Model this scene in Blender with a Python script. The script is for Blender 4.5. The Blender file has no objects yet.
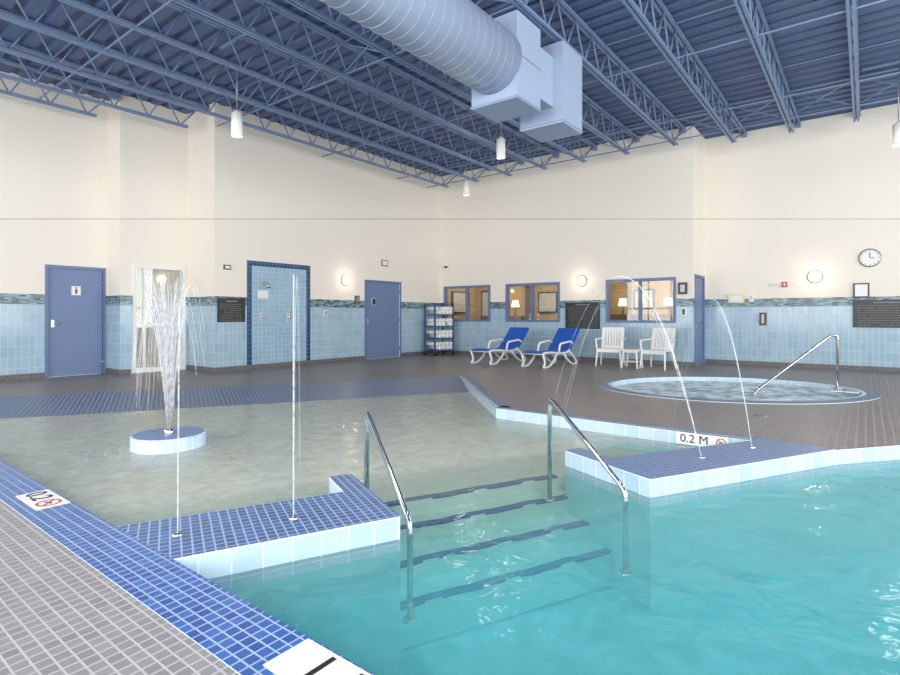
import bpy, bmesh, math, random
from mathutils import Vector, Matrix
random.seed(3)
scene=bpy.context.scene
COL=scene.collection
try:
    scene.view_settings.view_transform='Standard'
    scene.view_settings.look='None'
except Exception: pass

# ------------------------------------------------------------ materials
def lin(c):
    o=[]
    for v in c:
        v=v/255.0
        o.append(v/12.92 if v<=0.04045 else ((v+0.055)/1.055)**2.4)
    return (o[0],o[1],o[2],1.0)

def newmat(name):
    m=bpy.data.materials.new(name); m.use_nodes=True
    nt=m.node_tree; nt.nodes.clear()
    out=nt.nodes.new('ShaderNodeOutputMaterial')
    return m,nt,out

def pmat(name,rgb,rough=.5,metal=0.0,estr=0.0,alpha=1.0,var=.06,scale=6.0,spec=.5):
    m,nt,out=newmat(name)
    p=nt.nodes.new('ShaderNodeBsdfPrincipled')
    tc=nt.nodes.new('ShaderNodeTexCoord'); nz=nt.nodes.new('ShaderNodeTexNoise')
    nz.inputs['Scale'].default_value=scale
    nt.links.new(tc.outputs['Object'],nz.inputs['Vector'])
    mx=nt.nodes.new('ShaderNodeMixRGB'); c=lin(rgb)
    mx.inputs[1].default_value=tuple(min(1,v*(1+var)) for v in c[:3])+(1,)
    mx.inputs[2].default_value=tuple(v*(1-var) for v in c[:3])+(1,)
    nt.links.new(nz.outputs['Fac'],mx.inputs[0])
    nt.links.new(mx.outputs[0],p.inputs['Base Color'])
    p.inputs['Roughness'].default_value=rough; p.inputs['Metallic'].default_value=metal
    p.inputs['Alpha'].default_value=alpha
    p.inputs['Specular IOR Level'].default_value=spec
    if estr>0:
        nt.links.new(mx.outputs[0],p.inputs['Emission Color'])
        p.inputs['Emission Strength'].default_value=estr
    nt.links.new(p.outputs[0],out.inputs[0])
    return m

def tile_mat(name,c1,c2,mortar,w,h,m=.004,offset=0.0,rough=.25,bump=.25,rot=0.0,wob=.04):
    mt,nt,out=newmat(name)
    p=nt.nodes.new('ShaderNodeBsdfPrincipled')
    tc=nt.nodes.new('ShaderNodeTexCoord'); mp=nt.nodes.new('ShaderNodeMapping')
    mp.inputs['Rotation'].default_value=(0,0,rot)
    nt.links.new(tc.outputs['UV'],mp.inputs['Vector'])
    b=nt.nodes.new('ShaderNodeTexBrick')
    b.offset=offset; b.squash=1.0
    b.inputs['Scale'].default_value=1.0
    b.inputs['Color1'].default_value=lin(c1); b.inputs['Color2'].default_value=lin(c2)
    b.inputs['Mortar'].default_value=lin(mortar)
    b.inputs['Mortar Size'].default_value=m; b.inputs['Mortar Smooth'].default_value=.1
    b.inputs['Brick Width'].default_value=w; b.inputs['Row Height'].default_value=h
    nt.links.new(mp.outputs[0],b.inputs['Vector'])
    nz=nt.nodes.new('ShaderNodeTexNoise'); nz.inputs['Scale'].default_value=1.3
    nt.links.new(tc.outputs['Object'],nz.inputs['Vector'])
    mr=nt.nodes.new('ShaderNodeMapRange')
    mr.inputs['To Min'].default_value=1-wob*2; mr.inputs['To Max'].default_value=1+wob*2
    nt.links.new(nz.outputs['Fac'],mr.inputs['Value'])
    ml=nt.nodes.new('ShaderNodeMixRGB'); ml.blend_type='MULTIPLY'; ml.inputs[0].default_value=1
    nt.links.new(b.outputs['Color'],ml.inputs[1]); nt.links.new(mr.outputs[0],ml.inputs[2])
    nt.links.new(ml.outputs[0],p.inputs['Base Color'])
    rr=nt.nodes.new('ShaderNodeMapRange')
    rr.inputs['To Min'].default_value=rough; rr.inputs['To Max'].default_value=.8
    nt.links.new(b.outputs['Fac'],rr.inputs['Value']); nt.links.new(rr.outputs[0],p.inputs['Roughness'])
    bp=nt.nodes.new('ShaderNodeBump'); bp.invert=True
    bp.inputs['Strength'].default_value=bump; bp.inputs['Distance'].default_value=.002
    nt.links.new(b.outputs['Fac'],bp.inputs['Height']); nt.links.new(bp.outputs[0],p.inputs['Normal'])
    nt.links.new(p.outputs[0],out.inputs[0])
    return mt

def water_mat(name,tint,scale=3.0,strength=.25,foam=0.0,rough=.03,refl=.75,painted_scatter=False):
    m,nt,out=newmat(name)
    tc=nt.nodes.new('ShaderNodeTexCoord')
    n1=nt.nodes.new('ShaderNodeTexNoise'); n1.inputs['Scale'].default_value=scale; n1.inputs['Detail'].default_value=3
    n1.inputs['Distortion'].default_value=.6
    nt.links.new(tc.outputs['Object'],n1.inputs['Vector'])
    bp=nt.nodes.new('ShaderNodeBump'); bp.inputs['Strength'].default_value=strength; bp.inputs['Distance'].default_value=.05
    nt.links.new(n1.outputs['Fac'],bp.inputs['Height'])
    tr=nt.nodes.new('ShaderNodeBsdfTransparent'); tr.inputs[0].default_value=tint+(1,)
    gl=nt.nodes.new('ShaderNodeBsdfGlossy'); gl.inputs['Roughness'].default_value=rough
    fr=nt.nodes.new('ShaderNodeFresnel'); fr.inputs['IOR'].default_value=1.33
    nt.links.new(bp.outputs[0],gl.inputs['Normal']); nt.links.new(bp.outputs[0],fr.inputs['Normal'])
    mu=nt.nodes.new('ShaderNodeMath'); mu.operation='MULTIPLY'; mu.inputs[1].default_value=refl
    nt.links.new(fr.outputs[0],mu.inputs[0])
    body=tr.outputs[0]
    if painted_scatter:
        # scattered light painted as diffuse colour to brighten the pool: aqua over the deep end, sandy over the shallows
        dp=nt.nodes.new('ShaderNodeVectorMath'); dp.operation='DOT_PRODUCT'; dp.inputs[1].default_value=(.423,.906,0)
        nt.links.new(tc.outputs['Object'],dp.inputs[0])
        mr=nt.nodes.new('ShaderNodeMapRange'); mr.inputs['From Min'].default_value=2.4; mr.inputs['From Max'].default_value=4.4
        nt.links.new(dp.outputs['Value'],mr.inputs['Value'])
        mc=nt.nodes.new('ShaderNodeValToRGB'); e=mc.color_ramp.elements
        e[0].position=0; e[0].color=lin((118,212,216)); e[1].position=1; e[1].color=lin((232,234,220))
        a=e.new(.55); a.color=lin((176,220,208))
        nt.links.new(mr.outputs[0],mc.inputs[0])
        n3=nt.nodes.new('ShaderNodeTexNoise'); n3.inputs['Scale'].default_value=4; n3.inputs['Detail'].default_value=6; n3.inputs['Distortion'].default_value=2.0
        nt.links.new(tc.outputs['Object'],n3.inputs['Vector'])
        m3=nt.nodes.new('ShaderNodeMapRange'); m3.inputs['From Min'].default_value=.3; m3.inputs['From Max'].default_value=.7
        m3.inputs['To Min'].default_value=.82; m3.inputs['To Max'].default_value=1.1  # ripple light and dark painted into the water colour
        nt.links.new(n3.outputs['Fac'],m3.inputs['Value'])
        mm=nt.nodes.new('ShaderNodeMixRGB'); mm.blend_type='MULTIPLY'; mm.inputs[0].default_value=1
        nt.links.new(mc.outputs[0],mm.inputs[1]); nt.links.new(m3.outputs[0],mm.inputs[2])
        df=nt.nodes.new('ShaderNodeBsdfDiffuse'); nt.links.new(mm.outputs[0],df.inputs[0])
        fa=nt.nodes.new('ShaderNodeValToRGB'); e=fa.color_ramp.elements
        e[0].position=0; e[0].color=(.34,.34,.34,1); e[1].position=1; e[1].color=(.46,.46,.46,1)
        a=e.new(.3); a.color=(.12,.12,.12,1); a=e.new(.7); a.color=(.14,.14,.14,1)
        nt.links.new(mr.outputs[0],fa.inputs[0])
        mb=nt.nodes.new('ShaderNodeMixShader')
        nt.links.new(fa.outputs[0],mb.inputs[0]); nt.links.new(body,mb.inputs[1]); nt.links.new(df.outputs[0],mb.inputs[2])
        body=mb.outputs[0]
    mx=nt.nodes.new('ShaderNodeMixShader')
    nt.links.new(mu.outputs[0],mx.inputs[0]); nt.links.new(body,mx.inputs[1]); nt.links.new(gl.outputs[0],mx.inputs[2])
    last=mx.outputs[0]
    if foam>0:
        n2=nt.nodes.new('ShaderNodeTexNoise'); n2.inputs['Scale'].default_value=4.5; n2.inputs['Detail'].default_value=8
        nt.links.new(tc.outputs['Object'],n2.inputs['Vector'])
        r=nt.nodes.new('ShaderNodeMapRange'); r.inputs['From Min'].default_value=.34; r.inputs['From Max'].default_value=.6
        r.inputs['To Min'].default_value=.15; r.inputs['To Max'].default_value=foam
        nt.links.new(n2.outputs['Fac'],r.inputs['Value'])
        d=nt.nodes.new('ShaderNodeBsdfDiffuse'); d.inputs[0].default_value=(.76,.88,.94,1)
        m2=nt.nodes.new('ShaderNodeMixShader')
        nt.links.new(r.outputs[0],m2.inputs[0]); nt.links.new(last,m2.inputs[1]); nt.links.new(d.outputs[0],m2.inputs[2])
        last=m2.outputs[0]
    nt.links.new(last,out.inputs[0])
    return m

def glass_mat(name,tint=(.95,.97,.97),ior=1.5):
    m,nt,out=newmat(name)
    tr=nt.nodes.new('ShaderNodeBsdfTransparent'); tr.inputs[0].default_value=tint+(1,)
    gl=nt.nodes.new('ShaderNodeBsdfGlossy'); gl.inputs['Roughness'].default_value=.02
    lw=nt.nodes.new('ShaderNodeLayerWeight'); lw.inputs['Blend'].default_value=.3
    mr=nt.nodes.new('ShaderNodeMapRange'); mr.inputs['To Min'].default_value=.04; mr.inputs['To Max'].default_value=.4
    nt.links.new(lw.outputs['Facing'],mr.inputs['Value'])
    mx=nt.nodes.new('ShaderNodeMixShader')
    nt.links.new(mr.outputs[0],mx.inputs[0]); nt.links.new(tr.outputs[0],mx.inputs[1]); nt.links.new(gl.outputs[0],mx.inputs[2])
    nt.links.new(mx.outputs[0],out.inputs[0]); return m

def spray_mat(name,alpha):
    m,nt,out=newmat(name)
    tr=nt.nodes.new('ShaderNodeBsdfTransparent')
    d=nt.nodes.new('ShaderNodeBsdfPrincipled'); d.inputs['Base Color'].default_value=(.9,.93,.96,1); d.inputs['Roughness'].default_value=.3
    tc=nt.nodes.new('ShaderNodeTexCoord'); nz=nt.nodes.new('ShaderNodeTexNoise'); nz.inputs['Scale'].default_value=25
    nt.links.new(tc.outputs['Object'],nz.inputs['Vector'])
    r=nt.nodes.new('ShaderNodeMapRange'); r.inputs['From Min'].default_value=.35; r.inputs['From Max'].default_value=.65
    r.inputs['To Min'].default_value=alpha*.3; r.inputs['To Max'].default_value=alpha
    nt.links.new(nz.outputs['Fac'],r.inputs['Value'])
    mx=nt.nodes.new('ShaderNodeMixShader')
    nt.links.new(r.outputs[0],mx.inputs[0]); nt.links.new(tr.outputs[0],mx.inputs[1]); nt.links.new(d.outputs[0],mx.inputs[2])
    nt.links.new(mx.outputs[0],out.inputs[0]); return m

def depth_mat(name):
    m,nt,out=newmat(name)
    p=nt.nodes.new('ShaderNodeBsdfPrincipled'); p.inputs['Roughness'].default_value=.6
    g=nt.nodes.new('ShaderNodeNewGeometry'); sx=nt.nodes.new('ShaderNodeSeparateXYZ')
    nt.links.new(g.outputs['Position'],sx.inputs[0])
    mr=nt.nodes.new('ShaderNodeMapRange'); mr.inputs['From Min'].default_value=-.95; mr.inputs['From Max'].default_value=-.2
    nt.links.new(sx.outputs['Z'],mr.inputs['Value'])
    cr=nt.nodes.new('ShaderNodeValToRGB'); e=cr.color_ramp.elements  # light absorption by the water painted into the plaster, by depth
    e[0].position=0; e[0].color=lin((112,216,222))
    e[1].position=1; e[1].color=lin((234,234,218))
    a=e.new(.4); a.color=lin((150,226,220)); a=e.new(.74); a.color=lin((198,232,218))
    nt.links.new(mr.outputs[0],cr.inputs[0])
    nz=nt.nodes.new('ShaderNodeTexNoise'); nz.inputs['Scale'].default_value=4; nz.inputs['Detail'].default_value=4
    nz.inputs['Distortion'].default_value=1.2
    nt.links.new(g.outputs['Position'],nz.inputs['Vector'])
    m2=nt.nodes.new('ShaderNodeMapRange'); m2.inputs['To Min'].default_value=.88; m2.inputs['To Max'].default_value=1.08
    nt.links.new(nz.outputs['Fac'],m2.inputs['Value'])
    ml=nt.nodes.new('ShaderNodeMixRGB'); ml.blend_type='MULTIPLY'; ml.inputs[0].default_value=1
    nt.links.new(cr.outputs[0],ml.inputs[1]); nt.links.new(m2.outputs[0],ml.inputs[2])
    nt.links.new(ml.outputs[0],p.inputs['Base Color'])
    nt.links.new(p.outputs[0],out.inputs[0]); return m

A25=math.radians(25)
M_paint=pmat('wall_paint_cream',(240,233,221),.7,var=.015,scale=.6)
M_wtile=tile_mat('wall_tile_blue',(168,196,211),(154,184,203),(202,214,220),.105,.21,.004,0,.12,.3)
M_mosaic=tile_mat('wall_mosaic_band',(28,44,66),(150,186,192),(120,135,140),.11,.028,.003,.5,.2,.3)
M_base=tile_mat('baseboard_stone',(84,80,84),(106,100,101),(134,132,132),.05,.05,.004,0,.4,.2)
M_deck=tile_mat('deck_tile_brown',(98,89,88),(116,106,103),(160,152,148),.075,.075,.008,0,.32,.25,wob=.06)
M_deckg=tile_mat('deck_tile_grey',(134,132,134),(148,146,147),(186,184,182),.054,.054,.004,0,.4,.3,wob=.05)
M_blue=tile_mat('mosaic_blue',(40,80,148),(58,106,178),(160,180,205),.052,.052,.004,0,.3,.3)
M_blued=tile_mat('mosaic_navy',(42,60,96),(58,80,120),(145,158,180),.06,.06,.007,0,.3,.3,rot=A25)
M_bluer=tile_mat('mosaic_blue_rotated',(40,74,130),(56,98,158),(155,175,200),.052,.052,.005,0,.3,.3,rot=A25)
M_edge=tile_mat('pool_edge_tile',(200,220,232),(184,209,226),(228,237,241),.155,.155,.004,0,.15,.2)
M_pool=depth_mat('plaster_absorption_tint')
M_shell=pmat('pool_wall_plaster',(128,210,212),.5,var=.04,scale=2)
M_spa=pmat('spa_plaster',(170,206,220),.5)
M_navy=tile_mat('navy_tile',(28,58,100),(36,72,122),(110,140,175),.10,.10,.004,0,.15,.3)
M_stile=tile_mat('shower_tile',(158,190,210),(146,180,202),(190,208,218),.105,.105,.004,0,.15,.3)
M_door=pmat('door_blue',(110,130,168),.45,var=.03)
M_frame=pmat('door_frame_blue',(100,120,160),.4,var=.03)
M_steelb=pmat('joist_paint_blue',(116,138,172),.45,var=.05)
M_roof=pmat('roof_deck_blue',(76,95,134),.5,var=.06)
M_duct=pmat('duct_paint',(160,175,200),.4,var=.03)
M_duct2=pmat('duct_seam',(138,155,184),.4)
M_steel=pmat('stainless_steel',(210,210,208),.14,1.0,var=.02)
M_white=pmat('white_plastic',(235,235,232),.4,var=.02)
M_cloth=pmat('towel_white',(240,240,238),.9,var=.04,scale=30)
M_sling=pmat('sling_blue',(20,88,190),.6,var=.05,scale=20)
M_cart=pmat('cart_blue',(48,80,140),.4)
M_black=pmat('sign_black',(34,36,40),.35)
M_dark=pmat('dark_plastic',(30,30,34),.4)
M_txt=pmat('sign_text',(140,140,140),.5)
M_red=pmat('alarm_red',(190,40,35),.4)
M_yel=pmat('box_cream',(226,218,186),.5)
M_grey=pmat('aluminium_grey',(150,150,150),.35,.6)
M_bronze=pmat('sconce_bronze',(150,125,95),.4,.3)
M_lamp=pmat('lamp_glow',(255,240,205),.4,0,2.2)
M_lampw=pmat('pendant_glow',(255,246,226),.4,0,1.2)
M_pend=pmat('pendant_shell',(225,225,220),.4)
M_tan=pmat('lobby_tan',(196,166,116),.8,var=.2,scale=1.2)
M_wood=pmat('lobby_wood',(112,80,52),.6)
M_art=pmat('framed_print',(200,202,200),.6,var=.4,scale=9)
M_cur=pmat('curtain_beige',(214,206,190),.85,var=.05)
M_glass=glass_mat('window_glass')
M_water=water_mat('pool_water',(.96,.99,.99),4.2,.3,rough=.05,refl=.7,painted_scatter=True)
M_waters=water_mat('spa_water',(.9,.97,.98),6.0,.6,.9,.1)
M_spray=spray_mat('water_spray',.26)
M_jet=spray_mat('water_jet',.65)
M_foam=spray_mat('splash_foam',.5)
M_mark=pmat('marker_tile_white',(238,238,234),.3,var=.02)
M_ink=pmat('marker_ink',(24,26,32),.5)
M_wire=pmat('cable_grey',(120,120,120),.5)

# ------------------------------------------------------------ mesh builder
def auto_uv(me,rot=0):
    bm=bmesh.new(); bm.from_mesh(me); bm.normal_update()
    uv=bm.loops.layers.uv.verify()
    for f in bm.faces:
        n=f.normal
        if abs(n.z)>.7:
            for l in f.loops: l[uv].uv=(l.vert.co.x,l.vert.co.y)
        else:
            t=Vector((-n.y,n.x,0))
            if t.length<1e-6: t=Vector((1,0,0))
            t.normalize()
            for l in f.loops: l[uv].uv=(l.vert.co.dot(t),l.vert.co.z)
    bm.to_mesh(me); bm.free()

class MB:
    def __init__(s,mats): s.bm=bmesh.new(); s.mats=mats
    def _faces(s,vs,fs,mi,smooth=False):
        bv=[s.bm.verts.new(v) for v in vs]
        for f in fs:
            try:
                fa=s.bm.faces.new([bv[i] for i in f]); fa.material_index=mi; fa.smooth=smooth
            except ValueError: pass
    def box(s,a,b,mi=0,M=None):
        x0,y0,z0=a; x1,y1,z1=b
        vs=[Vector(v) for v in [(x0,y0,z0),(x1,y0,z0),(x1,y1,z0),(x0,y1,z0),(x0,y0,z1),(x1,y0,z1),(x1,y1,z1),(x0,y1,z1)]]
        if M is not None: vs=[M@v for v in vs]
        s._faces(vs,[(3,2,1,0),(4,5,6,7),(0,1,5,4),(1,2,6,5),(2,3,7,6),(3,0,4,7)],mi)
    def quad(s,p,mi=0): s._faces([Vector(q) for q in p],[tuple(range(len(p)))],mi)
    def tube(s,pts,r,mi=0,seg=8,cap=True,rs=None):
        pts=[Vector(p) for p in pts]; n=len(pts)
        vs=[];prev=None
        for i,p in enumerate(pts):
            if i==0: t=(pts[1]-pts[0])
            elif i==n-1: t=pts[-1]-pts[-2]
            else: t=(pts[i+1]-p).normalized()+(p-pts[i-1]).normalized()
            t.normalize()
            if prev is None:
                a=Vector((0,0,1)) if abs(t.z)<.9 else Vector((1,0,0))
                u=t.cross(a).normalized()
            else:
                u=prev-t*prev.dot(t)
                if u.length<1e-6: u=t.cross(Vector((0,1,0)))
                u.normalize()
            prev=u; w=t.cross(u); rr=rs[i] if rs else r
            for k in range(seg):
                an=2*math.pi*k/seg
                vs.append(p+u*math.cos(an)*rr+w*math.sin(an)*rr)
        fs=[]
        for i in range(n-1):
            for k in range(seg):
                k2=(k+1)%seg
                fs.append((i*seg+k,i*seg+k2,(i+1)*seg+k2,(i+1)*seg+k))
        if cap:
            fs.append(tuple(range(seg))[::-1]); fs.append(tuple((n-1)*seg+k for k in range(seg)))
        s._faces(vs,fs,mi,True)
    def cyl(s,a,b,r,mi=0,seg=24): s.tube([a,b],r,mi,seg)
    def lathe(s,c,prof,mi=0,seg=32,axis='z'):
        vs=[];fs=[];n=len(prof)
        for (r,h) in prof:
            for k in range(seg):
                an=2*math.pi*k/seg; x=r*math.cos(an); y=r*math.sin(an)
                if axis=='z': v=Vector((x,y,h))
                elif axis=='x': v=Vector((h,x,y))
                else: v=Vector((x,h,y))
                vs.append(Vector(c)+v)
        for i in range(n-1):
            for k in range(seg):
                k2=(k+1)%seg
                fs.append((i*seg+k,i*seg+k2,(i+1)*seg+k2,(i+1)*seg+k))
        s._faces(vs,fs,mi,True)
    def finish(s,name,parent=None,bevel=0,fix=True):
        if fix: bmesh.ops.recalc_face_normals(s.bm,faces=s.bm.faces)
        me=bpy.data.meshes.new(name); s.bm.to_mesh(me); s.bm.free()
        for m in s.mats: me.materials.append(m)
        auto_uv(me)
        o=bpy.data.objects.new(name,me); COL.objects.link(o)
        if bevel>0:
            b=o.modifiers.new('bevel','BEVEL'); b.width=bevel; b.segments=2; b.limit_method='ANGLE'
        if parent: o.parent=parent
        return o

def fillet(pts,r,n=6):
    pts=[Vector(p) for p in pts]; out=[pts[0]]
    for i in range(1,len(pts)-1):
        a,b,c=pts[i-1],pts[i],pts[i+1]
        d1=(a-b); d2=(c-b); rr=min(r,d1.length*.45,d2.length*.45)
        p1=b+d1.normalized()*rr; p2=b+d2.normalized()*rr
        for k in range(n+1):
            t=k/n; out.append(p1*(1-t)**2+b*2*t*(1-t)+p2*t*t)
    out.append(pts[-1]); return out

def slab(name,loops,z1,z0,mtop,mside,parent=None):
    """filled outline(s) (even-odd holes) extruded from z0 to z1; z0==z1 gives one upward sheet"""
    sheet=abs(z1-z0)<1e-6
    cu=bpy.data.curves.new(name+'_c','CURVE'); cu.dimensions='2D'; cu.fill_mode='BOTH'
    cu.extrude=.01 if sheet else (z1-z0)/2
    for lp in loops:
        sp=cu.splines.new('POLY'); sp.points.add(len(lp)-1)
        for i,p in enumerate(lp): sp.points[i].co=(p[0],p[1],0,1)
        sp.use_cyclic_u=True
    ob=bpy.data.objects.new(name+'_c',cu); COL.objects.link(ob)
    bpy.context.view_layer.update()
    dg=bpy.context.evaluated_depsgraph_get()
    me=bpy.data.meshes.new_from_object(ob.evaluated_get(dg))
    bpy.data.objects.remove(ob)
    bm=bmesh.new(); bm.from_mesh(me)
    bmesh.ops.remove_doubles(bm,verts=bm.verts,dist=1e-5)
    if sheet:
        bm.normal_update()
        kill=[f for f in bm.faces if abs(f.normal.z)<.7 or f.calc_center_median().z<0]
        bmesh.ops.delete(bm,geom=kill,context='FACES')
        for v in bm.verts: v.co.z=0
        bm.normal_update()
        for f in bm.faces:
            if f.normal.z<0: f.normal_flip()
    else:
        bmesh.ops.recalc_face_normals(bm,faces=bm.faces)
    bm.to_mesh(me); bm.free()
    me.transform(Matrix.Translation((0,0,(z0+z1)/2)))
    me.materials.clear(); me.materials.append(mtop); me.materials.append(mside)
    for f in me.polygons:
        f.material_index=0 if abs(f.normal.z)>.7 else 1
        f.use_smooth=False
    auto_uv(me)
    me.name=name
    o=bpy.data.objects.new(name,me); COL.objects.link(o)
    if parent: o.parent=parent
    return o

def empty(name,loc=(0,0,0)):
    e=bpy.data.objects.new(name,None); COL.objects.link(e); e.location=loc; return e

def text(s,size,origin,right,up,mat,name,parent,align='CENTER',ext=.0015):
    cu=bpy.data.curves.new(name,'FONT'); cu.body=s; cu.size=size; cu.extrude=ext
    cu.align_x=align; cu.align_y='CENTER'; cu.materials.append(mat)
    o=bpy.data.objects.new(name,cu); COL.objects.link(o)
    r=Vector(right).normalized(); u=Vector(up).normalized(); n=r.cross(u)
    M=Matrix((r,u,n)).transposed().to_4x4(); M.translation=Vector(origin)
    o.matrix_world=M
    if parent:
        o.parent=parent; o.matrix_parent_inverse=parent.matrix_world.inverted()
    return o

# ------------------------------------------------------------ pool + deck geometry
WZ=-.13
e1=Vector((math.cos(-A25),math.sin(-A25))); e2=Vector((-e1.y,e1.x))
C1=Vector((2.37,2.20))
def E(a,s): v=C1+e1*a+e2*s; return (v.x,v.y)
RL=[(5.9,.85),(4.436,1.70),(4.58,2.05),(4.43,2.12),(4.02,1.25)]
pool=[(1.27,-7),(1.27,2.70),(2.37,2.20),(2.785,3.088),(2.631,3.16),(2.47,2.816),(1.27,3.376),
      (1.27,10.75),(8.67,6.43),(5.93,3.81)]+RL+[(5.93,.22),(6.48,-.22),(9.5,-2.7),(9.5,-7)]
def ell(cx,cy,a,b,n=72):
    Rr=Vector((.610,-.792)); Ff=Vector((.792,.610)); out=[]
    for k in range(n):
        t=2*math.pi*k/n; v=Rr*a*math.cos(t)+Ff*b*math.sin(t); out.append((cx+v.x,cy+v.y))
    return out
SC=(10.05,1.82)
spa_in=ell(*SC,1.92,1.5); spa_out=ell(*SC,2.15,1.74)
XW=13.62; XR=14.85
outer=[(-4,-8),(XR,-8),(XR,3.24),(XW,3.24),(XW,10.9),(6.0,10.9),(6.0,12.0),(4.6,12.0),(4.6,12.6),(-4,12.6)]
floor=slab('floor',[outer,pool,spa_in],0,-.2,M_deck,M_edge)
slab('near_deck_paving',[[(-3.99,-7.99),(1.0,-7.99),(1.0,12.59),(-3.99,12.59)]],.003,0.0,M_deckg,M_edge)
found=slab('pool_shell',[outer,pool,spa_in],-.2,-1.0,M_shell,M_shell)
b=MB([M_pool]); b.quad([(1.2,-7,-.95),(9.6,-7,-.95),(9.6,5,-.95),(1.2,5,-.95)]); b.finish('pool_floor')
wade=[E(0,.98),E(2.05,.98),(4.43,2.12),(4.58,2.05),(4.436,1.70),(5.9,.85),(5.93,3.81),(8.67,6.43),(1.27,10.75),(1.27,3.376),(2.47,2.816),(2.631,3.16)]
slab('wading_pool_floor',[wade],-.28,-.94,M_pool,M_pool)
b=MB([M_blued,M_pool])
b.quad([(1.27,10.75,0),(8.67,6.43,0),(7.707,5.51,-.13),(1.27,9.27,-.13)],0)
b.quad([(1.27,9.27,-.13),(7.707,5.51,-.13),(6.594,4.445,-.278),(1.27,7.556,-.278)],1)
b.finish('beach_entry_ramp')
steps=empty('pool_steps')
sv=[(.98,.76,-.40),(.76,.50,-.54),(.50,.22,-.67)]
for i,(s1,s0,z) in enumerate(sv):
    slab('tread_%d'%(i+1),[[E(0,s0),E(1.99,s0),E(1.99,s1),E(0,s1)]],z,-.94,M_pool,M_pool,steps)
M_nose=tile_mat('nosing_tile_blue',(0,42,120),(6,62,150),(40,100,160),.06,.06,.003,0,.3,.2,rot=A25)
b=MB([M_nose])
for (s0,z) in [(.98,-.28),(.76,-.40),(.50,-.54),(.22,-.67)]:
    n=60; ph=random.random()*6
    def off(t): return .007*math.sin(t*23+ph)+.003*math.sin(t*51+ph*2)  # straight nosings bent wavy, refraction ripples put into the shape
    for k in range(n):
        a0=.02+1.94*k/n; a1=.02+1.94*(k+1)/n
        p=[E(a0,s0+off(k/n)-.004),E(a1,s0+off((k+1)/n)-.004),E(a1,s0+off((k+1)/n)+.07),E(a0,s0+off(k/n)+.07)]
        b.quad([(q[0],q[1],z+.004) for q in p])
        b.quad([(p[0][0],p[0][1],z+.004),(p[1][0],p[1][1],z+.004),(p[1][0],p[1][1],z-.012),(p[0][0],p[0][1],z-.012)])
b.finish('step_nosing_tiles',steps)
slab('pool_water',[pool],WZ,WZ,M_water,M_water)

# mosaic fields on the deck
def field(name,poly,mat,z=.006): return slab(name,[poly],z,0.0,mat,M_edge)
field('mosaic_border_near',[(1.0,-6.9),(1.27,-6.9),(1.27,12.0),(1.0,12.0)],M_blue,.007)
field('mosaic_ledge_left',[(1.272,2.70),(2.37,2.20),(2.785,3.088),(2.631,3.16),(2.47,2.816),(1.272,3.376)],M_bluer)
field('mosaic_ledge_right',RL+[(5.93,.22),(6.06,.825)],M_bluer)
def strip(b,p,q,w,z,mi=0,side=1):
    p=Vector(p);q=Vector(q); d=(q-p).normalized(); n=Vector((-d.y,d.x))*side*w
    P=[p,q,q+n,p+n]; b.quad([(v.x,v.y,z) for v in P],mi)
b=MB([M_edge,M_blued])
for p,q,sd in [((8.67,6.43),(5.93,3.81),1),((5.93,3.81),(5.9,.86),1)]:
    strip(b,p,q,.04,.008,0,sd)
    P=Vector(p);Q=Vector(q); d=(Q-P).normalized(); n=Vector((-d.y,d.x))*.04*sd
    strip(b,P+n,Q+n,.16,.0075,1,sd)
b.finish('pool_coping_strip')

# spa
spa=empty('hot_tub_spa')
slab('coping_ring',[spa_out,spa_in],.008,0,M_blued,M_edge,spa)
slab('bench_ring',[spa_in,ell(*SC,1.5,1.08)],-.42,-.94,M_spa,M_spa,spa)
slab('spa_floor',[spa_in],-.93,-.95,M_spa,M_spa,spa)
slab('spa_water',[spa_in],-.07,-.07,M_waters,M_waters,spa)
b=MB([M_edge])
for k in range(len(spa_in)):
    p=spa_in[k]; q=spa_in[(k+1)%len(spa_in)]
    pi=(SC[0]+(p[0]-SC[0])*1.03,SC[1]+(p[1]-SC[1])*1.03); qi=(SC[0]+(q[0]-SC[0])*1.03,SC[1]+(q[1]-SC[1])*1.03)
    b.quad([(p[0],p[1],.011),(q[0],q[1],.011),(qi[0],qi[1],.011),(pi[0],pi[1],.011)])
b.finish('spa_tile_rim',spa)

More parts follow.
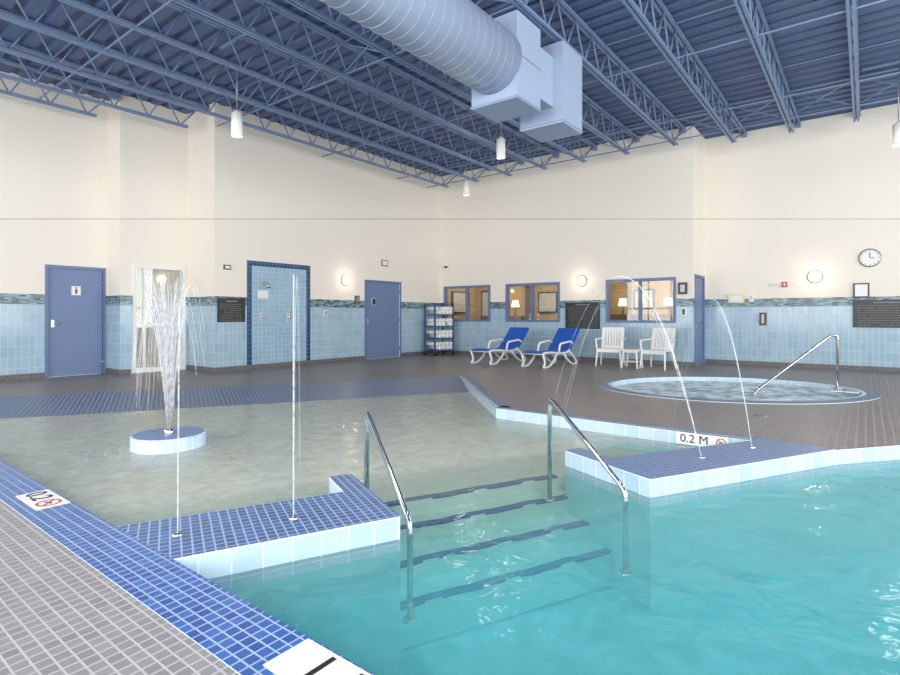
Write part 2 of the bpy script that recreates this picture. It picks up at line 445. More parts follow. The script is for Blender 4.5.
# ------------------------------------------------------------ walls
H=5.72
def wall(name,p0,p1,inn,openings=(),tiled=True,H=H):
    p0=Vector(p0);p1=Vector(p1);a=(p1-p0);L=a.length;a.normalize();inn=Vector(inn)
    xs=sorted(set([0,L]+[v for o in openings for v in o[:2]]))
    zs=sorted(set([0,H]+([1.42,1.62] if tiled else [])+[v for o in openings for v in o[2:4]]))
    bm=bmesh.new(); uv=bm.loops.layers.uv.verify()
    def P(x,z,o=0): v=p0+a*x+inn*o; return (v.x,v.y,z)
    def q(pts,uvs,mi,nrm):
        f=bm.faces.new([bm.verts.new(v) for v in pts]); f.normal_update()
        for l,u in zip(f.loops,uvs): l[uv].uv=u
        if f.normal.dot(nrm)<0: f.normal_flip()
        f.material_index=mi
    n3=Vector((inn.x,inn.y,0))
    for i in range(len(xs)-1):
        for j in range(len(zs)-1):
            cx=(xs[i]+xs[i+1])/2; cz=(zs[j]+zs[j+1])/2
            if any(o[0]<cx<o[1] and o[2]<cz<o[3] for o in openings): continue
            mi=2
            if tiled: mi=0 if cz<1.42 else (1 if cz<1.62 else 2)
            x0,x1,z0,z1=xs[i],xs[i+1],zs[j],zs[j+1]
            uvs=[(x0,z0),(x1,z0),(x1,z1),(x0,z1)]
            q([P(x0,z0),P(x1,z0),P(x1,z1),P(x0,z1)],uvs,mi,n3)
            q([P(x0,z0,-.12),P(x1,z0,-.12),P(x1,z1,-.12),P(x0,z1,-.12)],uvs,2,-n3)
    for o in openings:
        x0,x1,z0,z1=o[:4]; U=[(0,0),(.1,0),(.1,.1),(0,.1)]
        q([P(x0,z0),P(x0,z1),P(x0,z1,-.12),P(x0,z0,-.12)],U,2,Vector((a.x,a.y,0)))
        q([P(x1,z0),P(x1,z1),P(x1,z1,-.12),P(x1,z0,-.12)],U,2,-Vector((a.x,a.y,0)))
        q([P(x0,z1),P(x1,z1),P(x1,z1,-.12),P(x0,z1,-.12)],U,2,Vector((0,0,-1)))
        q([P(x0,z0),P(x1,z0),P(x1,z0,-.12),P(x0,z0,-.12)],U,2,Vector((0,0,1)))
    me=bpy.data.meshes.new(name); bm.to_mesh(me); bm.free()
    for m in (M_wtile,M_mosaic,M_paint): me.materials.append(m)
    o=bpy.data.objects.new(name,me); COL.objects.link(o); return o

D1=(3.55,4.5); D3=(10.36,11.72)
wall('wall_left_far_recess',(-4,12.6),(4.6,12.6),(0,-1),[(D1[0]+4,D1[1]+4,0,2.2)])
wall('wall_left_return',(4.6,12.6),(4.6,12.0),(-1,0))
wall('wall_left_recess',(4.6,12.0),(6.0,12.0),(0,-1),[(.24,1.32,.02,2.27)])
wall('wall_left_pier',(6.0,12.0),(6.0,10.9),(-1,0))
wall('wall_left',(6.0,10.9),(XW,10.9),(0,-1),[(D3[0]-6,D3[1]-6,0,2.2)])
WIN=[(10.73,8.95),(8.41,6.67),(5.36,3.62)]
wall('wall_back',(XW,10.9),(XW,3.24),(-1,0),[(10.9-a,10.9-c,1.03,2.14) for a,c in WIN])
wall('wall_return_right',(XW,3.24),(XR,3.24),(0,-1),[(.16,1.1,0,2.2)])
wall('wall_right',(XR,3.24),(XR,-8),(-1,0))
wall('wall_near_glazed',(-4,12.6),(-4,-8),(1,0),[(1.5,6.5,.5,4.6),(7.5,12.5,.5,4.6),(13.5,19.5,.5,4.6)])
wall('wall_side_glazed',(-4,-8),(XR,-8),(0,1),[(1,6.5,.5,4.6),(7.5,12.5,.5,4.6),(13.5,18,.5,4.6)])
def bars(name,fix,vals,axis):
    b=MB([M_white])
    for (a,c) in vals:
        n=4
        for k in range(n+1):
            t=a+(c-a)*k/n
            if axis=='y': b.box((fix-.08,t-.03,.5),(fix-.02,t+.03,4.6))
            else: b.box((t-.03,fix-.08,.5),(t+.03,fix-.02,4.6))
        for z in (.5,1.6,4.54):
            if axis=='y': b.box((fix-.08,min(a,c),z),(fix-.02,max(a,c),z+.06))
            else: b.box((a,fix-.08,z),(c,fix-.02,z+.06))
    return b.finish(name)
bars('window_5',-4,[(12.6-1.5,12.6-6.5),(12.6-7.5,12.6-12.5),(12.6-13.5,12.6-19.5)],'y')
bars('window_6',-8,[(-3,2.5),(3.5,8.5),(9.5,14)],'x')
def baseb(name,segs):
    b=MB([M_base])
    for a,c in segs: b.box((a[0],a[1],0),(c[0],c[1],.11))
    b.finish(name)
baseb('baseboard_left',[((-4,12.585),(D1[0]-.06,12.6)),((D1[1]+.06,12.585),(4.6,12.6)),((4.585,12.0),(4.6,12.585)),((4.6,11.985),(4.8,12.0)),((5.96,11.985),(6.0,12.0)),
 ((5.985,10.9),(6.0,11.985)),((5.985,10.885),(D3[0]-.06,10.9)),((D3[1]+.06,10.885),(XW,10.9))])
baseb('baseboard_back',[((XW-.015,3.24),(XW,10.885))])
baseb('baseboard_right',[((XW-.015,3.225),(XW+.1,3.24)),((XR-.015,-8),(XR,3.22))])

# ------------------------------------------------------------ doors
def door(name,x0,x1,y,glyph=None,notice=False):
    b=MB([M_door,M_frame,M_steel,M_white,M_black])
    b.box((x0,y+.02,.01),(x1,y+.065,2.14),0)
    b.box((x0-.05,y-.02,0),(x0,y+.1,2.2),1); b.box((x1,y-.02,0),(x1+.05,y+.1,2.2),1); b.box((x0,y-.02,2.14),(x1,y+.1,2.2),1)
    b.box((x0+.05,y-.0,.98),(x0+.1,y+.02,1.12),2)
    b.tube(fillet([(x0+.075,y+.0,1.05),(x0+.075,y-.05,1.05),(x0+.2,y-.05,1.05)],.02),.011,2)
    for z in (.25,1.1,1.9): b.cyl((x1-.003,y+.01,z-.05),(x1-.003,y+.01,z+.05),.01,2,8)
    if glyph:
        cx=(x0+x1)/2
        b.box((cx-.08,y+.005,1.62),(cx+.08,y+.019,1.80),3)
        b.lathe((cx,y+.003,1.765),[(.0,0),(.016,0)],4,12,'y'); b.box((cx-.018,y+.001,1.65),(cx+.018,y+.0045,1.74),4)
    if notice:
        b.box((x0+.24,y+.008,1.5),(x0+.39,y+.019,1.7),3); b.box((x0+.252,y+.004,1.512),(x0+.378,y+.0075,1.688),4)
    return b.finish(name)
door('door_1',D1[0],D1[1],12.6,True)
door('door_2',D3[0],D3[1],10.9,notice=True)
door('door_3',XW+.2,XW+1.06,3.24)
# glass door with curtain (recess)
b=MB([M_white,M_glass,M_cur,M_lamp])
x0,x1,y=4.84,5.92,12.0
for (a,c,z0,z1) in [(x0,x0+.06,.02,2.27),(x1-.06,x1,.02,2.27),(x0+.06,x1-.06,2.2,2.27),(x0+.06,x1-.06,.02,.12),(x0+.2,x0+.24,.12,2.2),(x0+.24,x1-.06,1.0,1.05)]:
    b.box((a,y-.03,z0),(c,y+.05,z1),0)
b.box((x0+.06,y+.0,.12),(x1-.06,y+.008,2.2),1)
n=40
for k in range(n):
    xa=x0+.05+(x1-x0-.1)*k/n; xb=x0+.05+(x1-x0-.1)*(k+1)/n
    ya=y+.1+.018*math.sin(k*1.6); yb=y+.1+.018*math.sin((k+1)*1.6)
    b.quad([(xa,ya,.05),(xb,yb,.05),(xb,yb,2.25),(xa,ya,2.25)],2)
b.lathe((5.45,12.06,2.0),[(0,-.02),(.06,-.02),(.085,0)],3,24,'y')  # glowing disc added behind the glass to mimic a sconce reflection
b.finish('window_4',fix=False)

# shower panel
b=MB([M_navy,M_stile,M_steel,M_white])
sx0,sx1=6.755,8.47; y=10.9
b.box((sx0,y-.014,.11),(sx0+.11,y,2.44),0); b.box((sx1-.11,y-.014,.11),(sx1,y,2.44),0); b.box((sx0+.11,y-.014,2.33),(sx1-.11,y,2.44),0)
b.box((sx0+.11,y-.008,.11),(sx1-.11,y,2.33),1)
for cx in (7.15,7.85):
    b.box((cx-.06,y-.02,1.05),(cx+.06,y-.008,1.3),2); b.cyl((cx,y-.05,1.18),(cx,y-.008,1.18),.03,2,12)
b.tube(fillet([(7.15,y-.01,1.95),(7.15,y-.12,1.98),(7.15,y-.2,1.9)],.05),.014,2); b.cyl((7.15,y-.2,1.9),(7.15,y-.23,1.84),.045,2,16)
b.box((7.02,y-.03,1.6),(7.28,y-.008,1.78),3)
b.finish('shower_station')

# ------------------------------------------------------------ back-wall windows + lobby
for i,(ya,yb) in enumerate(WIN):
    b=MB([M_frame,M_glass])
    y1,y0=ya,yb; X=XW
    for (a,c,z0,z1) in [(y0,y0+.07,1.03,2.14),(y1-.07,y1,1.03,2.14),(y0+.07,y1-.07,2.07,2.14),(y0+.07,y1-.07,1.03,1.09),((y0+y1)/2-.03,(y0+y1)/2+.03,1.09,2.07)]:
        b.box((X-.02,a,z0),(X+.1,c,z1),0)
    b.box((X+.04,y0+.07,1.09),(X+.046,y1-.07,2.07),1)
    b.finish('window_%d'%(i+1))
b=MB([M_tan,M_wood,M_art,M_white,M_black,M_lamp])
b.quad([(16.2,3.4,0),(16.2,11.2,0),(16.2,11.2,2.8),(16.2,3.4,2.8)],0)
b.quad([(XW+.13,11.2,0),(16.2,11.2,0),(16.2,11.2,2.8),(XW+.13,11.2,2.8)],0)
b.quad([(XW+.13,3.5,0),(16.2,3.5,0),(16.2,3.5,2.8),(XW+.13,3.5,2.8)],0)
b.quad([(XW+.13,3.4,2.8),(16.2,3.4,2.8),(16.2,11.2,2.8),(XW+.13,11.2,2.8)],3)
b.quad([(XW+.13,3.4,0),(16.2,3.4,0),(16.2,11.2,0),(XW+.13,11.2,0)],1)
for (ya,yb,z0,z1) in [(9.9,11.0,1.15,2.1),(8.0,8.7,1.3,2.0),(4.9,5.5,1.4,2.0)]:
    b.box((16.13,ya,z0),(16.2,yb,z1),4); b.box((16.12,ya+.05,z0+.05),(16.131,yb-.05,z1-.05),2)
for (ya,yb,z0,z1) in [(10.2,10.9,1.3,1.95)]:
    b.box((14.6,11.13,z0),(15.6,11.2,z1+.1),4); b.box((14.65,11.12,z0+.05),(15.55,11.131,z1+.05),2)
b.box((15.9,6.4,0),(16.2,7.5,2.2),1); b.box((15.6,3.8,0),(16.1,6.2,1.25),1); b.box((15.2,8.8,0),(15.8,10.4,1.2),1)
b.box((14.9,8.35,0),(15.1,8.5,2.8),1); b.box((14.4,5.0,0),(14.5,5.1,2.8),1)
for (lx,ly) in ((15.8,4.4),(15.8,5.7),(15.5,9.2)):
    b.cyl((lx,ly,1.2),(lx,ly,1.5),.02,4,8); b.lathe((lx,ly,1.5),[(.14,0),(.09,.22)],5,20)
b.finish('lobby_room',fix=False)

# ------------------------------------------------------------ wall fittings
def board(name,c0,c1,axis,fix,z0,z1,rows=8):
    b=MB([M_black,M_txt,M_dark])
    def bx(a,c,z0,z1,t0,t1,mi):
        if axis=='x': b.box((a,fix-t1,z0),(c,fix-t0,z1),mi)
        else: b.box((fix-t1,a,z0),(fix-t0,c,z1),mi)
    bx(c0,c1,z0,z1,0,.02,0)
    L=c1-c0; rh=(z1-z0-.12)/rows
    bx(c0+L*.3,c0+L*.7,z1-.07,z1-.05,.02,.0215,1)
    for r in range(rows):
        zz=z1-.12-rh*r
        x=c0+.06
        while x<c1-.1:
            w=random.uniform(.02,.07)
            if random.random()<.93: bx(x,min(x+w,c1-.06),zz-.008,zz,.02,.021,1)
            x+=w+.014
    return b.finish(name)
board('pool_rules_sign',6.06,6.70,'x',10.9,1.07,1.58,9)
board('pool_rules_sign.001',5.52,6.50,'y',XW,.86,1.56,11)
board('spa_rules_sign',-.95,.23,'y',XR,.95,1.55,9)

def sconce(name,c,axis):
    b=MB([M_bronze,M_lamp])
    prof=[(.0,-.09),(.05,-.085),(.1,-.06),(.13,-.03)]
    b.lathe(c,[(.145,0),(.148,-.03),(.13,-.032)],0,28,axis); b.lathe(c,prof,1,28,axis)
    b.finish(name,fix=False)
    l=bpy.data.lights.new('sconce_bulb','POINT'); l.energy=3.5; l.shadow_soft_size=.06; l.color=(1,.85,.65)
    p=Vector(c); p+=Vector((0,-.25,0)) if axis=='y' else Vector((-.25,0,0))
    o=bpy.data.objects.new('sconce_bulb',l); o.location=p; COL.objects.link(o)
sconce('wall_sconce',(9.61,10.9,2.15),'y')
sconce('wall_sconce',(XW,6.03,2.14),'x')
sconce('wall_sconce',(XR,.92,2.10),'x')

b=MB([M_white,M_black,M_grey])
c=(XR,-.07,2.46)
b.lathe(c,[(.2,0),(.2,-.03),(.175,-.035)],2,36,'x'); b.lathe(c,[(.178,-.03),(0,-.03)],0,36,'x')
b.box((XR-.034,-.075,2.46),(XR-.031,-.06,2.58),1); b.box((XR-.034,-.15,2.45),(XR-.031,-.07,2.464),1)
for k in range(12):
    a=k*math.pi/6; p=Vector((XR-.033,c[1]+.15*math.cos(a),c[2]+.15*math.sin(a)))
    b.box(p-Vector((.001,.008,.008)),p+Vector((.001,.008,.008)),1)
b.finish('wall_clock',fix=False)

def plate(name,axis,fix,a,c,z0,z1,mats,inner=None,t=.03):
    b=MB(mats)
    if axis=='x': b.box((a,fix-t,z0),(c,fix,z1),0)
    else: b.box((fix-t,a,z0),(fix,c,z1),0)
    if inner:
        m=inner
        if axis=='x': b.box((a+m,fix-t-.004,z0+m),(c-m,fix-t,z1-m),1)
        else: b.box((fix-t-.004,a+m,z0+m),(fix-t,c-m,z1-m),1)
    return b.finish(name,bevel=.003)
plate('framed_notice','y',XR,-.06,.22,1.6,1.92,[M_black,M_white],.03)
plate('fire_alarm_panel','y',XR,2.35,2.7,1.52,1.75,[M_yel,M_white],.05,.06)
plate('light_switch_plate','y',XR,2.15,2.25,1.55,1.72,[M_white,M_grey],.03)
plate('wall_telephone','y',XR,1.88,2.02,.98,1.28,[M_black,M_grey],.04,.08)
plate('fire_alarm_bell','y',XR,1.46,1.56,1.88,2.0,[M_red,M_white],.03,.05)
plate('thermostat_box','y',XR,1.62,1.8,1.9,1.98,[M_white,M_grey],.02,.04)
plate('card_reader','y',XW,3.36,3.56,1.72,2.0,[M_black,M_grey],.05,.06)
plate('door_release_box','y',XW,3.38,3.5,1.2,1.4,[M_white,M_black],.03,.04)
plate('shower_notice','x',10.9,6.2,6.36,2.2,2.3,[M_black,M_white],.02)
plate('room_sign','x',10.9,10.95,11.2,2.62,2.8,[M_grey,M_white],.03)
plate('room_sign.001','x',10.9,9.95,10.1,1.55,1.75,[M_black,M_grey],.02)
plate('shower_controls','x',10.9,8.9,9.0,1.2,1.35,[M_white,M_grey],.02)
b=MB([M_white,M_dark]); b.lathe((XW-.08,10.6,2.78),[(.07,.05),(.07,0)],0,20,'z'); b.lathe((XW-.08,10.6,2.78),[(.06,0),(.05,-.04),(0,-.06)],1,20,'z'); b.box((XW-.1,10.56,2.82),(XW,10.64,2.86),0)
b.finish('security_camera',fix=False)

# ------------------------------------------------------------ ceiling
b=MB([M_roof]); per=.3; d=.06; X0,X1=-4.1,15.1
xs=[]; x=X0
while x<X1:
    xs+= [(x,0),(x+per*.5,0),(x+per*.6,d),(x+per*.9,d)]; x+=per
xs.append((x,0))
Y0,Y1=-8.1,12.7
for i in range(len(xs)-1):
    (xa,za),(xb,zb)=xs[i],xs[i+1]
    b.quad([(xa,Y0,5.70+za),(xb,Y0,5.70+zb),(xb,Y1,5.70+zb),(xa,Y1,5.70+za)])
b.box((X0,Y0,5.85),(X1,Y1,5.9))
b.finish('ceiling',fix=False)

ZB=5.10; ZT=5.68
def joist_mesh(xe,xtop):
    b=MB([M_steelb]); xs0=-3.9
    b.box((xs0,-.055,ZT-.045),(xtop,-.012,ZT)); b.box((xs0,.012,ZT-.045),(xtop,.055,ZT))
    b.box((xs0+.6,-.05,ZB),(xe,-.012,ZB+.04)); b.box((xs0+.6,.012,ZB),(xe,.05,ZB+.04))
    n=int(round((xe-.15-(xs0+.7))/.62)); 
    L=(xe-.15-(xs0+.7))/n
    for k in range(n):
        xa=xs0+.7+L*k
        b.tube([(xa,0,ZB+.02),(xa+L/2,0,ZT-.02)],.014,0,6); b.tube([(xa+L/2,0,ZT-.02),(xa+L,0,ZB+.02)],.014,0,6)
    b.tube([(xe-.15,0,ZB+.02),(xtop-.12,0,ZT-.02)],.016,0,6)
    b.box((xtop-.18,-.06,ZT-.12),(xtop,.06,ZT))
    o=b.finish('roof_joist'); return o
src={}
for k in range(-7,12):
    Y=.15+1.1*k
    if k==11: Y=11.95
    if Y<3.24: key=(13.55,XR-.01)
    elif Y<10.9: key=(12.95,XW-.01)
    elif Y<11.7: key=(5.55,5.97)
    else: key=(4.15,4.57)
    if key in src:
        o=bpy.data.objects.new('roof_joist',src[key]); COL.objects.link(o)
    else:
        o=joist_mesh(*key); src[key]=o.data
    o.location.y=Y
b=MB([M_steelb])
for xb in (0.5,3.2,5.9,8.6,11.3,12.6):
    ye=10.6 if xb>5.6 else 12
    b.tube([(xb,-7.6,ZB+.02),(xb,ye,ZB+.02)],.014,0,6)
    b.tube([(xb,-7.6,ZT-.03),(xb,ye,ZT-.03)],.014,0,6)
    if xb in (12.6,5.9,.5):
        for k in range(-7,9):
            Y=.15+1.1*k
            b.tube([(xb,Y,ZB+.03),(xb,Y+1.1,ZT-.03)],.012,0,6); b.tube([(xb,Y,ZT-.03),(xb,Y+1.1,ZB+.03)],.012,0,6)
b.finish('joist_bridging')

# ------------------------------------------------------------ duct
duct=empty('spiral_air_duct')
b=MB([M_duct,M_duct2]); DY,DZ,DR=3.82,4.48,.40
b.cyl((-3.5,DY,DZ),(5.92,DY,DZ),DR,0,48)
pts=[];n=48*62
for i in range(n):
    a=2*math.pi*i/48; pts.append((-3.5+9.3*i/n,DY+math.cos(a)*(DR+.002),DZ+math.sin(a)*(DR+.002)))
b.tube(pts,.005,1,4)
b.finish('round_duct',duct)
b=MB([M_duct,M_duct2])
b.box((5.9,3.48,3.96),(6.52,4.18,5.06),0)
for z in (3.96,4.5): b.box((5.89,3.47,z+.01),(6.53,4.19,z+.03),1)
b.box((6.52,3.5,4.15),(6.95,4.05,4.85),0)
b.box((6.95,3.36,3.92),(7.6,4.04,5.06),0)
b.box((6.94,3.35,3.94),(7.61,4.05,3.96),1)
b.finish('plenum_box',duct,fix=False)

# ------------------------------------------------------------ pendants
def pendant(c,e=45,h=.36,r=.085):
    x,y,z=c
    b=MB([M_pend,M_lampw,M_grey,M_steelb])
    b.lathe((x,y,z),[(r*.85,-h/2+.02),(r,-h/2),(r,h/2),(r*.5,h/2+.03),(.015,h/2+.06)],0,24)
    b.lathe((x,y,z),[(r*.9,-h/2+.03),(0,-h/2+.03)],1,24)
    b.cyl((x,y,z+h/2+.04),(x,y,ZB+.5),.008,2,6); b.box((x-.02,y-.5,ZT-.08),(x+.02,y+.5,ZT-.05),3)
    b.finish('pendant_light',fix=False)
    l=bpy.data.lights.new('pendant_bulb','POINT'); l.energy=e; l.shadow_soft_size=.2; l.color=(1,.97,.92)
    o=bpy.data.objects.new('pendant_bulb',l); o.location=(x,y,z-h/2-.24); COL.objects.link(o)
for c in [(4.74,7.93,4.24),(8.92,5.62,4.45),(11.75,8.5,4.62),(12.2,-.45,4.35)]: pendant(c,12)
for c in [(3.0,.6,4.4),(1.6,2.9,4.4),(5.2,-2.0,4.4),(7.8,-2.6,4.4)]: pendant(c,110)  # extra pendants out of view, added to brighten the pool

# ------------------------------------------------------------ handrails
def rail(pts,r=.019,fl=.08):
    b=MB([M_steel]); b.tube(fillet(pts,fl,8),r,0,14)
    return b
def pool_rail(a,sf,sn,zt):
    f=E(a,sf); n=E(a,sn)
    b=rail([(f[0],f[1],-.39),(f[0],f[1],zt),(n[0],n[1],-.06),(n[0],n[1],-.66)])
    for p,z in ((f,-.395),(n,-.665)): b.cyl((p[0],p[1],z),(p[0],p[1],z+.015),.045,0,20)
    b.finish('pool_handrail')
pool_rail(.085,.87,.05,.50)
pool_rail(1.70,.76,-.12,.50)
b=rail([(10.9,.37,0),(10.9,.37,.88),(10.82,.46,.88),(10.0,1.45,-.05),(10.0,1.45,-.92)],.022,.1)
b.cyl((10.9,.37,0),(10.9,.37,.02),.055,0,20)
b.finish('spa_handrail')

# ------------------------------------------------------------ fountain
FP=(2.63,5.66)
b=MB([M_blue,M_edge,M_steel])
b.lathe((FP[0],FP[1],0),[(.35,-.28),(.35,-.01),(.33,.0)],1,40)
b.lathe((FP[0],FP[1],0),[(.33,.0),(.0,.0)],0,40)
b.lathe((FP[0],FP[1],0),[(.05,.002),(.05,.04),(.03,.05),(0,.05)],2,20)
fo=b.finish('fountain_pad',fix=False)
b=MB([M_jet,M_spray])
for i in range(220):
    a=random.random()*2*math.pi; Hh=random.uniform(1.1,1.58); R=random.choice((random.uniform(.05,.42),random.uniform(.25,.44)))
    rising=random.random()<.82
    e=random.uniform(.42,.6) if rising else random.uniform(.8,.98)
    s0=0 if random.random()<.6 else random.uniform(0,.2)
    pts=[];rs=[]
    for k in range(17):
        s=s0+(e-s0)*k/16; r=R*s+.015; z=.05+4*Hh*s*(1-s)
        pts.append((FP[0]+r*math.cos(a),FP[1]+r*math.sin(a),z)); rs.append(.0018+.0016*s)
    b.tube(pts,.003,0 if (rising and i%3==0) else 1,5,rs=rs)
b.finish('water_plume',fo)
def jet(p0,dx,dy,H,z0,n=5,R=.005,extra=.9,rise=.5):
    b=MB([M_jet,M_spray,M_steel])
    b.lathe((p0[0],p0[1],z0),[(.03,0),(.03,.008),(0,.01)],2,16)
    for j in range(n):
        pts=[];rs=[]; hh=H*(1-.05*j*random.random()); ex=dx*2*(1+.08*random.uniform(-1,1)); ey=dy*2*(1+.08*random.uniform(-1,1))
        jx=random.uniform(-.012,.012)
        end=rise if j==0 else extra
        for k in range(24):
            s=k/23*end; pts.append((p0[0]+ex*s+jx*s*2,p0[1]+ey*s-jx*s*2,z0+4*hh*s*(1-s))); rs.append(R*(.8 if j==0 else .4)*(1-.3*s))
        b.tube(pts,R,0 if j==0 else 1,6,rs=rs)
    b.finish('water_jet')
jet((1.964,2.68),.004,-.003,1.44,.006,3,.0055,.95)
jet((1.43,2.98),.006,-.003,1.25,.006,2,.004,.9)
jet((4.91,1.10),.0,.70,1.56,.006,4,.0055,.97,.55)
jet((5.56,.82),.15,.38,1.36,.006,3,.005,.97,.52)
# ripple rings where water falls back into the shallows
b=MB([M_foam])
def ring(cx,cy,r,w,h=.004):
    n=36; ph=random.random()*6
    for k in range(n):
        if random.random()<.25: continue
        a0=2*math.pi*k/n;a1=2*math.pi*(k+1)/n
        r0=r*(1+.03*math.sin(3*a0+ph)); r1=r*(1+.03*math.sin(3*a1+ph))
        b.quad([(cx+q*math.cos(a),cy+q*math.sin(a),WZ+h) for q,a in ((r0,a0),(r0+w,a0),(r1+w,a1),(r1,a1))])
for r in (.44,.56,.72): ring(FP[0],FP[1],r,.012)
for cx,cy in ((4.91,2.46),(4.85,2.55)):
    for r in (.05,.12,.2): ring(cx,cy,r,.008)
b.finish('splash_ripples',fix=False)

# ------------------------------------------------------------ depth markers
def marker(c,right,up,L,W,s,size,icon=True,tx=0,th=.011):
    """tile with lettering; right = reading direction, up = top of letters"""
    r=Vector(right);u=Vector(up);n=r.cross(u)
    M=Matrix((r,u,n)).transposed().to_4x4(); M.translation=Vector(c)
    b=MB([M_mark,M_red,M_ink])
    b.box((-L/2,-W/2,0),(L/2,W/2,th),0,M)
    def q(P,h,mi): b.quad([M@Vector((p[0],p[1],th+h)) for p in P],mi)
    if icon:
        cx=L/2-W*.52; R=W*.38
        for k in range(28):
            a0=2*math.pi*k/28;a1=2*math.pi*(k+1)/28
            q([(cx+rr*math.cos(a),rr*math.sin(a)) for rr,a in ((R,a0),(R,a1),(R*.8,a1),(R*.8,a0))],.001,1)
        v=Vector((1,-1)).normalized(); w=Vector((1,1)).normalized()
        q([(Vector((cx,0))+v*R*.9*i+w*R*.1*j) for i,j in ((-1,-1),(1,-1),(1,1),(-1,1))],.0012,1)
        q([(cx+R*a,R*bb) for a,bb in ((-.55,-.15),(-.1,.2),(.45,.15),(.5,0),(0,0),(-.4,-.3))],.0008,2)
    o=b.finish('depth_marker',fix=False)
    text(s,size,M@Vector((tx,0,th+.001)),r,u,M_ink,'depth_text',o)
marker((1.165,4.24,0),(0,-1,0),(1,0,0),.42,.18,'0.2',.165,tx=-.085)
marker((1.165,1.42,0),(0,-1,0),(1,0,0),.42,.19,'1.1',.20,icon=False,tx=.03)
marker((5.908,1.32,-.062),(0,-1,0),(0,0,1),.49,.122,'0.2 M',.12,tx=-.07,th=.02)
marker((10.6,.26,0),(0,-1,0),(1,0,0),.36,.17,'0.9',.16,tx=-.07,th=.012)
def drain(x,y):
    b=MB([M_grey,M_dark]); b.lathe((x,y,0),[(.075,.0),(.075,.006),(.0,.006)],0,24)
    for k in range(-2,3): b.box((x-.05,y+k*.022-.004,.006),(x+.05,y+k*.022+.004,.0075),1)
    b.finish('floor_drain',fix=False)
drain(7.4,1.0); drain(7.4,5.0); drain(11.6,4.6)

# ------------------------------------------------------------ furniture
def lounger(x,y,ang=0):
    b=MB([M_sling,M_white])
    prof=[(0.0,.34),(.15,.37),(.4,.36),(.7,.33),(1.0,.32),(1.2,.36),(1.45,.58),(1.68,.82),(1.74,.88)]
    w=.27
    P=fillet([(p[0],0,p[1]) for p in prof],.12,3)
    for i in range(len(P)-1):
        a,c=P[i],P[i+1]
        t=(c-a).normalized(); n=Vector((-t.z,0,t.x))*.018
        vs=[Vector((a.x,-w,a.z))-n,Vector((a.x,w,a.z))-n,Vector((c.x,w,c.z))-n,Vector((c.x,-w,c.z))-n,
            Vector((a.x,-w,a.z))+n,Vector((a.x,w,a.z))+n,Vector((c.x,w,c.z))+n,Vector((c.x,-w,c.z))+n]
        b._faces(vs,[(3,2,1,0),(4,5,6,7),(0,1,5,4),(1,2,6,5),(2,3,7,6),(3,0,4,7)],0)
    for s in (-1,1):
        yy=s*(w+.02)
        b.tube([(p.x,yy,p.z-.01) for p in P if p.x<1.25],.024,1,8)
        b.tube([(p.x,yy,p.z-.01) for p in P if p.x>1.15],.022,0,8)
        b.tube(fillet([(.02,yy,.33),(.12,yy,.12),(.02,yy,.024),(.3,yy,.024),(.55,yy,.2),(.62,yy,.32)],.1),.026,1,8)
        b.tube(fillet([(.95,yy,.3),(1.1,yy,.16),(1.35,yy,.024),(1.62,yy,.024),(1.45,yy,.2),(1.2,yy,.34)],.1),.026,1,8)
        b.tube(fillet([(.72,yy,.32),(.78,yy,.54),(1.28,yy,.58),(1.4,yy,.52)],.08),.026,1,8)
    for xx,zz in ((.02,.33),(1.2,.33)): b.tube([(xx,-w-.02,zz),(xx,w+.02,zz)],.02,1,8)
    b.tube([(1.74,-w-.02,.87),(1.74,w+.02,.87)],.02,0,8)
    o=b.finish('chaise_lounge_chair'); o.location=(x,y,0); o.rotation_euler[2]=ang
lounger(11.0,7.55,math.radians(-4)); lounger(11.0,6.1,math.radians(-4))

def armchair(x,y,ang):
    b=MB([M_white])
    b.box((-.24,-.24,.40),(.22,.24,.43))
    M=Matrix.Translation((.22,0,.42))@Matrix.Rotation(math.radians(14),4,'Y')
    for k in range(7):
        yy=-.2+k*.0667; b.box((-.01,yy-.027,0),(.012,yy+.027,.44),0,M)
    b.box((-.015,-.25,.42),(.02,.25,.52),0,M); b.box((-.015,-.25,0),(.02,.25,.06),0,M)
    for s in (-1,1):
        b.box((-.018,s*.245-.02,0),(.022,s*.245+.02,.5),0,M)
        b.tube([(-.22,s*.26,.42),(-.27,s*.29,0)],.02,0,8,rs=[.026,.018]); b.tube([(.2,s*.25,.42),(.3,s*.29,0)],.02,0,8,rs=[.026,.018])
        b.tube(fillet([(-.23,s*.27,.4),(-.25,s*.29,.63),(-.05,s*.29,.65),(.27,s*.26,.66)],.06),.022,0,8)
        b.box((-.25,s*.285-.035,.64),(.24,s*.285+.035,.665))
    b.box((-.24,-.25,.34),(-.21,.25,.41))
    o=b.finish('plastic_armchair',bevel=.006); o.location=(x,y,0); o.rotation_euler[2]=ang
armchair(12.6,4.85,math.radians(10)); armchair(12.6,3.75,math.radians(-8))
b=MB([M_white]); b.box((-.2,-.2,.40),(.2,.2,.43)); b.box((-.17,-.17,.36),(.17,.17,.40))
for sx in (-1,1):
    for sy in (-1,1): b.tube([(sx*.15,sy*.15,.38),(sx*.18,sy*.18,0)],.02,0,8)
b.box((-.16,-.16,.14),(.16,.16,.16))
o=b.finish('side_table',bevel=.005); o.location=(12.45,4.28,0)

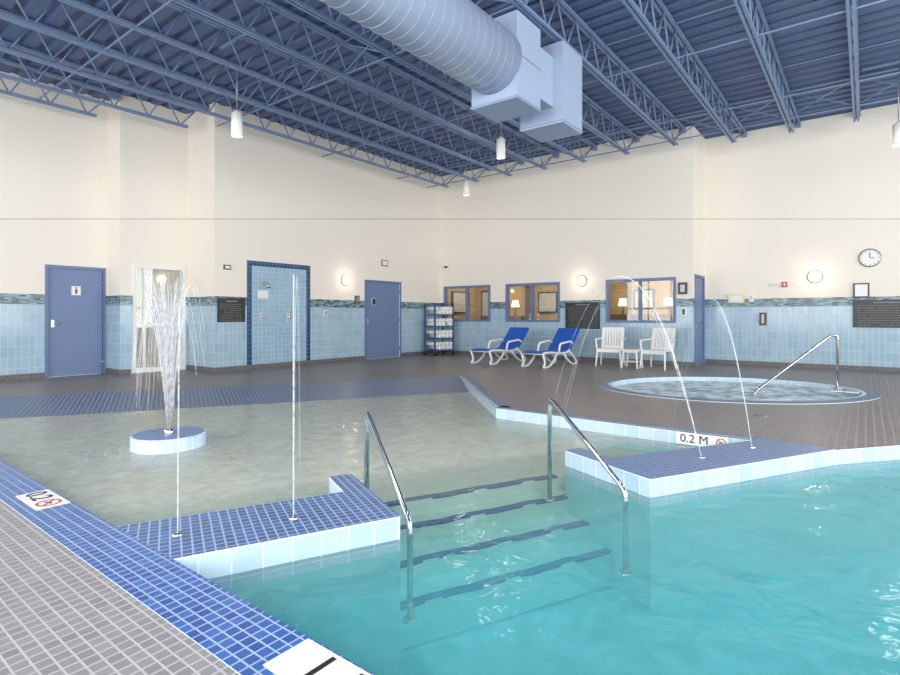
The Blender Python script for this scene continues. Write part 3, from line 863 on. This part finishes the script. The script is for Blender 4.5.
b=MB([M_cart,M_cloth,M_dark,M_white])
W,Dp,Ht=.36,.24,1.58
for sx in (-1,1):
    for sy in (-1,1):
        b.box((sx*W-.02,sy*Dp-.02,.1),(sx*W+.02,sy*Dp+.02,Ht)); b.lathe((sx*W,sy*Dp-.015,.05),[(0,0),(.05,0),(.05,.03),(0,.03)],2,16,'y'); b.cyl((sx*W,sy*Dp,.05),(sx*W,sy*Dp,.1),.012,2,8)
for z in (.14,.5,.86,1.22,1.55): b.box((-W+.02,-Dp,z),(W-.02,Dp,z+.025),0)
for z in (.165,.525,.885,1.245):
    for ix in range(5):
        for iz in range(2):
            xx=-W+.085+ix*.14
            if random.random()<.92: b.cyl((xx,-Dp-.01,z+.065+iz*.115),(xx,Dp+.01,z+.065+iz*.115),.06,1,14)
o=b.finish('towel_cart'); o.location=(12.98,10.42,0); o.rotation_euler[2]=math.radians(-12)

# ------------------------------------------------------------ cable across the room
b=MB([M_wire]); b.tube([(2.0,12.595,2.865),(14.845,-1.5,3.149)],.005,0,6); b.finish('suspended_cable')

# ------------------------------------------------------------ lights
def area(name,loc,rot,sx,sy,e,col=(1,1,1)):
    l=bpy.data.lights.new(name,'AREA'); l.shape='RECTANGLE'; l.size=sx; l.size_y=sy; l.energy=e; l.color=col
    o=bpy.data.objects.new(name,l); o.location=loc; o.rotation_euler=rot; COL.objects.link(o); return o
area('window_daylight',(-4.3,2.0,2.6),(0,math.radians(-90),0),4.2,19,1580,(1,.99,.98))
area('window_daylight_side',(5.5,-8.3,2.6),(math.radians(90),0,0),18,4.2,1450,(1,.99,.98))
for y in (4.6,7.5,10):
    l=bpy.data.lights.new('lobby_lamp','POINT'); l.energy=26; l.color=(1,.84,.6); l.shadow_soft_size=.15
    o=bpy.data.objects.new('lobby_lamp',l); o.location=(14.9,y,2.5); COL.objects.link(o)

w=bpy.data.worlds.new('World'); scene.world=w; w.use_nodes=True
bg=w.node_tree.nodes['Background']; bg.inputs[0].default_value=(.9,.95,1,1); bg.inputs[1].default_value=1.0

# ------------------------------------------------------------ camera
cam=bpy.data.cameras.new('camera'); cam.sensor_width=36; cam.lens=21.6; cam.shift_y=-21.5/900
cam.clip_start=.05
co=bpy.data.objects.new('camera',cam); COL.objects.link(co)
co.location=(0,0,1.2); co.rotation_euler=(math.radians(90),0,math.radians(37.6-90))
scene.camera=co
